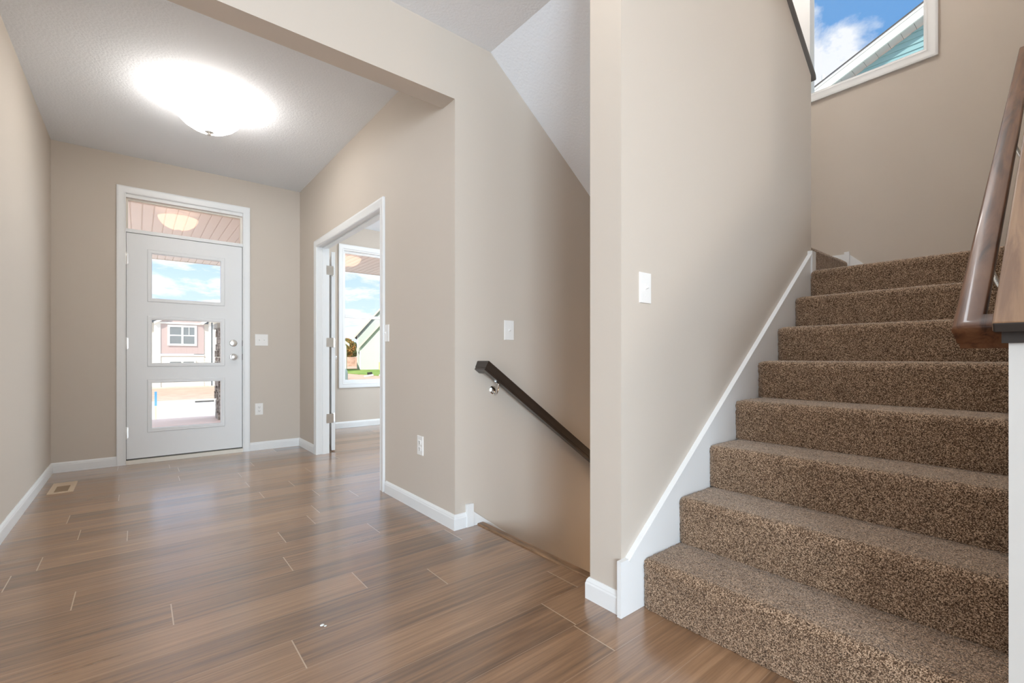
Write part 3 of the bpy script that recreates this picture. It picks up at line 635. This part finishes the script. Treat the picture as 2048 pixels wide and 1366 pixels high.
# cap board on the half wall with its apron
cp = thing('wall_cap', 'sloping brown wood cap board on the half wall end at the right', 'cap', (XV, .03, hz(XV)))
def slab_sloped(x0, x1, zf, t, y0, y1):
    k = 1/math.hypot(1, .755); n = (-.755*k, k)     # up-normal of the slope
    a = (x0, zf(x0)); b = (x1, zf(x1))
    return ([a, b, (b[0]+n[0]*t, b[1]+n[1]*t), (a[0]+n[0]*t, a[1]+n[1]*t)], 1, y0, y1)
ctop = lambda x: 1.018+.755*(x-1.318)
cbot = lambda x: ctop(x)-.024*1.253
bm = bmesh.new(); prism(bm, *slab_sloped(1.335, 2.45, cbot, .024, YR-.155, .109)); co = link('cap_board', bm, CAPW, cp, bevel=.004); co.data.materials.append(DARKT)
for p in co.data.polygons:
    if p.normal.x*.798+p.normal.z*.6025 < -.7: p.material_index = 1  # lower end face coloured dark to paint in its shade
bm = bmesh.new(); prism(bm, [(1.372, .981), (1.372, 1.010), (2.45, cbot(2.45)+.001), (2.45, hz(2.45)-.003), (1.386, .981)], 1, YR-.132, .099); link('apron', bm, DARKT, cp)
# cap on the sloping top of the stair partition
kc = thing('wall_cap', 'grey brown cap along the sloping top of the stair partition by the high window', 'cap', (XE, 1.14, ZT))
bm = bmesh.new(); zt = lambda x: ZT+SL*(XE-x)
prism(bm, [(XE+.035, zt(XE+.035)), (1.62, zt(1.62)), (1.62-.02, zt(1.62)+.030), (XE+.017, zt(XE+.035)+.034)], 1, YS-.022, YN+.022); link('cap_board', bm, GREYW, kc, bevel=.006)

# ------------------------------------------------------------------ outside: porch, street, neighbours
EX = 0.0
PZc, PE0, PE1 = 2.50, 9.12, 8.30
bm = bmesh.new()
def bead_ceiling(bm, x0, x1, y0, y1, z):
    x = x0; k = 0
    while x < x1-1e-4:
        w = min(.098, x1-x); prism(bm, [(x, z), (x+w-.012, z), (x+w-.009, z+.009), (x+w-.003, z+.009), (x+w, z), (x+w, z+.03), (x, z+.03)], 1, y0, y1); x += .098
bead_ceiling(bm, -3.0, XO, YF+.15, PE0, PZc); bead_ceiling(bm, XO, 1.9, YO+.15, PE0, PZc); bead_ceiling(bm, 1.9, 5.0, YO+.15, PE1, PZc)
struct(link('ceiling_porch', bm, PORCHW))
struct(boxes('floor_porch', [(-3.0, XO, YF+.15, 9.2, -.12, -.03), (XO, 5.0, YO+.15, 8.4, -.12, -.03)], DECK))
struct(boxes('trim_8', [(-3.0, 1.9, PE0, PE0+.04, PZc-.004, PZc+.25), (1.9, 5.0, PE1, PE1+.04, PZc-.004, PZc+.25)], ROOFP))
col = thing('stone_pier', 'rough dark stone pier with a grey cap at the porch edge', 'pillar', (1.25, 8.72, -.03))
bm = bmesh.new(); R = random.Random(5); z = -.03
while z < 1.40:
    h = R.uniform(.06, .13); h = min(h, 1.41-z+.001)
    for side in range(4):
        u = 0
        while u < .46:
            w = min(R.uniform(.07, .2), .46-u); d = R.uniform(.0, .035)
            if side == 0: boxm(bm, 1.0+u, 1.0+u+w-.006, 8.5-d, 8.6, z, z+h-.006)
            elif side == 1: boxm(bm, 1.0-d, 1.1, 8.5+u, 8.5+u+w-.006, z, z+h-.006)
            elif side == 2: boxm(bm, 1.36, 1.46+d, 8.5+u, 8.5+u+w-.006, z, z+h-.006)
            else: boxm(bm, 1.0+u, 1.0+u+w-.006, 8.86, 8.96+d, z, z+h-.006)
            u += w
    z += h
link('pier_body', bm, STONE, col)
boxes('pier_cap', [(.95, 1.51, 8.45, 9.01, 1.41, 1.49)], STONECAP, col, bevel=.008)
boxes('pier_post', [(1.09, 1.37, 8.60, 8.88, 1.49, PZc)], FASCIA, col)

struct(boxes('ground', [(-80, 140, YF+.5, 160, -.9, -.6), (4.6, 140, -60, YF+.5, -.9, -.6)], DIRT))
struct(boxes('street', [(-80, 14, 10.2, 18.9, -.62, -.585)], ROAD))
struct(boxes('curb', [(-80, 14, 18.9, 19.15, -.6, -.50)], mat('curb_concrete', (.76, .72, .62), .9)))
tag(boxes('curb_inlet', [(1.49, 2.03, 18.86, 18.9, -.59, -.535)], SLOT), 'dark slot of the storm drain in the pale curb across the street', 'drain')
tag(boxes('lawn', [(15.4, 60, 30, 60, -.62, -.55)], GRASS), 'green lawn in front of the pale green house', 'grass', kind='stuff')
stake = thing('survey_stake', 'thin wooden survey stake with a blue painted top beyond the porch', 'stake', (.305, 13.2, -.6))
boxes('stake_body', [(.285, .325, 13.19, 13.21, -.6, -.15)], RAWW, stake); boxes('stake_top', [(.283, .327, 13.188, 13.212, -.15, .17)], BLUE, stake)

def house_window(parent, x0, x1, y, z0, z1, fr, grid=None):
    xm, zm = (x0+x1)/2, (z0+z1)/2
    L_ = [(x0, x1, y-.06, y, z0, z0+fr), (x0, x1, y-.06, y, z1-fr, z1), (x0, x0+fr, y-.06, y, z0+fr, z1-fr), (x1-fr, x1, y-.06, y, z0+fr, z1-fr), (xm-.045, xm+.045, y-.06, y, z0+fr, z1-fr),
          (x0+fr, xm-.045, y-.055, y, zm-.03, zm+.03), (xm+.045, x1-fr, y-.055, y, zm-.03, zm+.03)]
    if grid: q = (xm+.045+x1-fr)/2; L_ += [(q-.012, q+.012, y-.05, y, zm+.03, z1-fr)]
    boxes('window_frame', L_, FASCIA, parent)
    boxes('window_pane', [(x0+.03, x1-.03, y-.03, y-.02, z0+.03, z1-.03)], DARKGLASS, parent)
hx = thing('house', 'cream house with a mauve brown gable bay across the street', 'house', (1.8, 30, -.6))
boxes('bay_siding', [(.889, 2.771, 29.95, 30.2, 1.13, 3.25)], S_BROWN, hx)
boxes('wall_siding', [(-6, .65, 30.2, 38, -.6, 2.75), (.889, 2.771, 29.96, 36, -.6, 1.09), (2.771, 2.976, 30.0, 36, -.6, 2.76), (3.2, 9, 30.3, 38, -.6, 2.76)], S_CREAM, hx)
for q in [(.62, .889, 29.9, 30.2, -.6, 2.75), (2.976, 3.091, 29.9, 30.1, -.6, 2.85), (3.16, 3.5, 29.9, 30.1, -.6, 2.85)]: boxes('corner_board', [q], FASCIA, hx)
for q in [(.60, 2.75, 29.86, 30.0, 2.70, 2.79), (.889, 2.771, 29.9, 30.0, 1.03, 1.10), (3.0, 9.0, 29.7, 30.0, 2.85, 2.98), (-6, .66, 29.7, 30.2, 2.88, 3.0)]: boxes('band_board', [q], FASCIA, hx)
for q in [([(.62, 2.68), (.85, 2.80), (1.20, 3.06), (1.03, 3.06), (.62, 2.78)], 1, 29.7, 29.95), ([(2.68, 2.70), (2.54, 2.76), (2.85, 2.99), (3.05, 2.99)], 1, 29.7, 29.95)]: prisms('rake_board', [q], FASCIA, hx)
prisms('roof', [([(-7, 2.95), (.7, 2.95), (.7, 3.1), (-7, 3.1)], 1, 29.6, 38), ([(3.0, 2.98), (9.2, 2.98), (9.2, 3.1), (3.0, 3.1)], 1, 29.6, 38), ([(.4, 3.0), (1.83, 3.6), (3.3, 3.0), (3.3, 3.12), (1.83, 3.75), (.4, 3.12)], 1, 29.6, 38)], SHINGLE, hx)
house_window(hx, 1.175, 2.439, 29.94, 1.564, 2.644, .10, True)
house_window(hx, 1.20, 2.40, 29.95, -.1, .80, .08)

def gable_house(name, label, y0, x0, xr, x1, zb, ze, zr, depth, mw, m_roof=SHINGLE):
    h = thing(name, label, 'house', (x0, y0, zb))
    prisms('wall_siding', [([(x0, zb), (x1, zb), (x1, ze), (xr, zr), (x0, ze)], 1, y0, y0+depth)], mw, h)
    sl = (zr-ze)/(xr-x0); o = .35
    L0, R0 = (x0-o, ze-o*sl), (x1+o, ze-o*sl*(1))
    prisms('roof', [([L0, (xr, zr), (xr, zr+.12), (L0[0], L0[1]+.12)], 1, y0-.3, y0+depth+.3), ([(xr, zr), R0, (R0[0], R0[1]+.12), (xr, zr+.12)], 1, y0-.3, y0+depth+.3)], m_roof, h)
    for q in [([(L0[0], L0[1]-.16), (xr, zr-.16), (xr, zr+.13), (L0[0], L0[1]+.13)], 1, y0-.34, y0-.3), ([(xr, zr-.16), (R0[0], R0[1]-.16), (R0[0], R0[1]+.13), (xr, zr+.13)], 1, y0-.34, y0-.3)]: prisms('fascia', [q], ROOFP, h)
    for q in [(x0-.02, x0+.16, y0-.03, y0+.1, zb, ze), (x1-.16, x1+.02, y0-.03, y0+.1, zb, ze)]: boxes('corner_board', [q], FASCIA, h)
    return h
def turn(h, px, py, deg):
    h.matrix_world = Matrix.Translation((px, py, 0)) @ ROTZ(deg) @ Matrix.Translation((-px, -py, 0)) @ Matrix.Translation(h.location)
turn(gable_house('house', 'pale green two storey gable house behind the lower green gable', 57.6, 21.5, 25.8, 30.1, -.55, 3.85, 8.9, 9, S_GREEN), 21.5, 57.6, -23)
turn(gable_house('house', 'lower pale green gable house on the lawn seen through the office window', 55, 20.84, 23.5, 26.2, -.55, 2.25, 5.30, 2.0, S_GREEN), 20.84, 55, -23)
turn(gable_house('house', 'pale house with one sloping eave cut off by the office window frame', 50, 7.4, 12.4, 17.45, -.45, 2.55, 6.4, 8, S_CREAM), 17.45, 50, -20)
struct(boxes('ground_bank', [(15, 60, 78, 82, -.6, 1.0)], DIRT))
def tree(label, x, y, r, h, lm):
    t = thing('tree', label, 'tree', (x, y, -.6), 'trees beyond the dirt bank')
    bm = bmesh.new(); tube(bm, [(x, y, -.6), (x+.1, y, h*.3), (x, y, h*.6)], [.25, .2, .1], 8); link('trunk', bm, BARK, t)
    bm = bmesh.new(); R = random.Random(int(x*10))
    for i in range(1500):
        a, b, q = R.uniform(0, 6.283), R.uniform(-1, 1), R.uniform(.6, 1)**.5
        c = Vector((x+r*q*math.cos(a)*math.sqrt(1-b*b), y+r*q*math.sin(a)*math.sqrt(1-b*b), h*.62+h*.40*q*b))
        s_ = R.uniform(.12, .26); M = Matrix.Translation(c) @ Matrix.Rotation(R.uniform(0, 6.28), 4, Vector((R.random(), R.random(), R.random()+.1)))
        bmesh.ops.create_icosphere(bm, subdivisions=1, radius=s_, matrix=M @ Matrix.Diagonal((1, .8, .4, 1)))
    link('crown', bm, lm, t)
tree('orange brown tree beyond the bank, next to the pale eave', 31.4, 90, 1.7, 4.6, LEAF1)
tree('dark green tree beyond the bank, in the middle of the three', 33.6, 97, 2.0, 4.4, LEAF2)
tree('dark green tree beyond the bank, against the green house', 37.5, 104, 2.2, 4.4, LEAF2)
tag(prisms('silt_fence', [([(16.5, -.548), (25, -.548), (25, -.36), (16.5, -.36)], 1, 37.9, 38.0)], BLACKF), 'low black silt fence strip across the lawn outside the office window', 'fence')
for i, (x, y, w, l, rz, m, lab) in enumerate(((14.2, 35.5, .9, .12, 20, SCRAP, 'pale scrap board lying across the dark rubbish by the lawn'), (14.62, 36.3, .35, .3, -35, BLACKF, 'black tarp lump between the scrap boards by the lawn'), (14.9, 34.9, .5, .14, 80, SCRAP, 'pale board leaning at the end of the rubbish by the lawn'))):
    bm = bmesh.new(); v = boxm(bm, -w/2, w/2, -l/2, l/2, 0, .16 if m is SCRAP else .34); bmesh.ops.transform(bm, matrix=Matrix.Translation((x, y, -.6)) @ ROTZ(rz) @ ROTY(-6), verts=bm.verts)
    tag(link('scrap_board' if m is SCRAP else 'tarp', bm, m, bevel=.02), lab, 'rubbish', 'building rubbish by the lawn')
pg = lathed('utility_pedestal', [(0, 0), (.17, 0), (.17, .85), (.15, .98), (.09, 1.06), (0, 1.07)], PEDG, (6.88, 20.0, -.6)); tag(pg, 'rounded grey green utility pedestal at the window frame corner', 'pedestal')
mk = boxes('marker_post', [(22.48, 22.60, 53.0, 53.12, -.55, .35)], mat('yellow_post', (.85, .75, .35), .7)); tag(mk, 'thin yellow marker post on the lawn before the green house', 'post')

# neighbour gable seen through the stair window (faces -X)
nb = thing('house', 'teal sided house gable with white rake boards outside the high stair window', 'house', (12, 0, -.6))
fz = lambda y: 6.894-.435*(y-3.724)      # rake top in the plane x = 11.6
rd = -1.8
bm = bmesh.new(); z = -.6; lap = .112
ytop = lambda z: 3.724+(6.640-z)/.435     # roof line on the wall plane x = 11.83
while z < 9.0:
    z1 = min(z+lap, 9.05); ya, yb = min(ytop(z), 5.4), min(ytop(z1), 5.4)
    v = [bm.verts.new(p) for p in ((11.862, rd, z), (11.862, ya, z), (11.88, yb, z1), (11.88, rd, z1), (11.90, rd, z), (11.90, ya, z))]
    bm.faces.new((v[0], v[1], v[2], v[3])); bm.faces.new((v[0], v[4], v[5], v[1])); z = z1
link('gable_siding', bm, S_TEAL, nb)
Y0, Y1 = 4.35, rd
prisms('rake_board', [([(Y0, fz(Y0)-.235), (Y1, fz(Y1)-.235), (Y1, fz(Y1)-.07), (Y0, fz(Y0)-.07)], 0, 11.6, 11.64), ([(Y0, fz(Y0)-.07), (Y1, fz(Y1)-.07), (Y1, fz(Y1)-.012), (Y0, fz(Y0)-.012)], 0, 11.585, 11.64)], FASCIA, nb)
bm = bmesh.new(); y = Y1
while y < Y0-.01:
    y2 = min(y+.2, Y0); zb = lambda q: fz(q)-.232
    prism(bm, [(y+.006, zb(y+.006)), (y2, zb(y2)), (y2, zb(y2)+.03), (y+.006, zb(y+.006)+.03)], 0, 11.64, 11.91); y = y2
link('soffit', bm, SOFFIT, nb)
prisms('roof', [([(Y0+.04, fz(Y0+.04)-.012), (Y1, fz(Y1)-.012), (Y1, fz(Y1)+.012), (Y0+.04, fz(Y0+.04)+.012)], 0, 11.57, 17.7)], SHINGLE, nb)
nb2 = thing('house', 'dark shingled roof with a white vent pipe beyond the teal gable', 'house', (18, 5, -.6))
prisms('roof', [([(3.0, 9.9), (7.0, 8.2), (7.0, 8.0), (3.0, 9.7)], 0, 18, 26)], SHINGLE, nb2)
boxes('wall_siding', [(18.3, 25.7, 2.0, 6.9, -.6, 8.0)], S_CREAM, nb2)
bm = bmesh.new(); tube(bm, [(18.4, 5.56, 8.6), (18.4, 5.56, 10.72)], .05, 16); link('vent_pipe', bm, FASCIA, nb2, smooth=40)
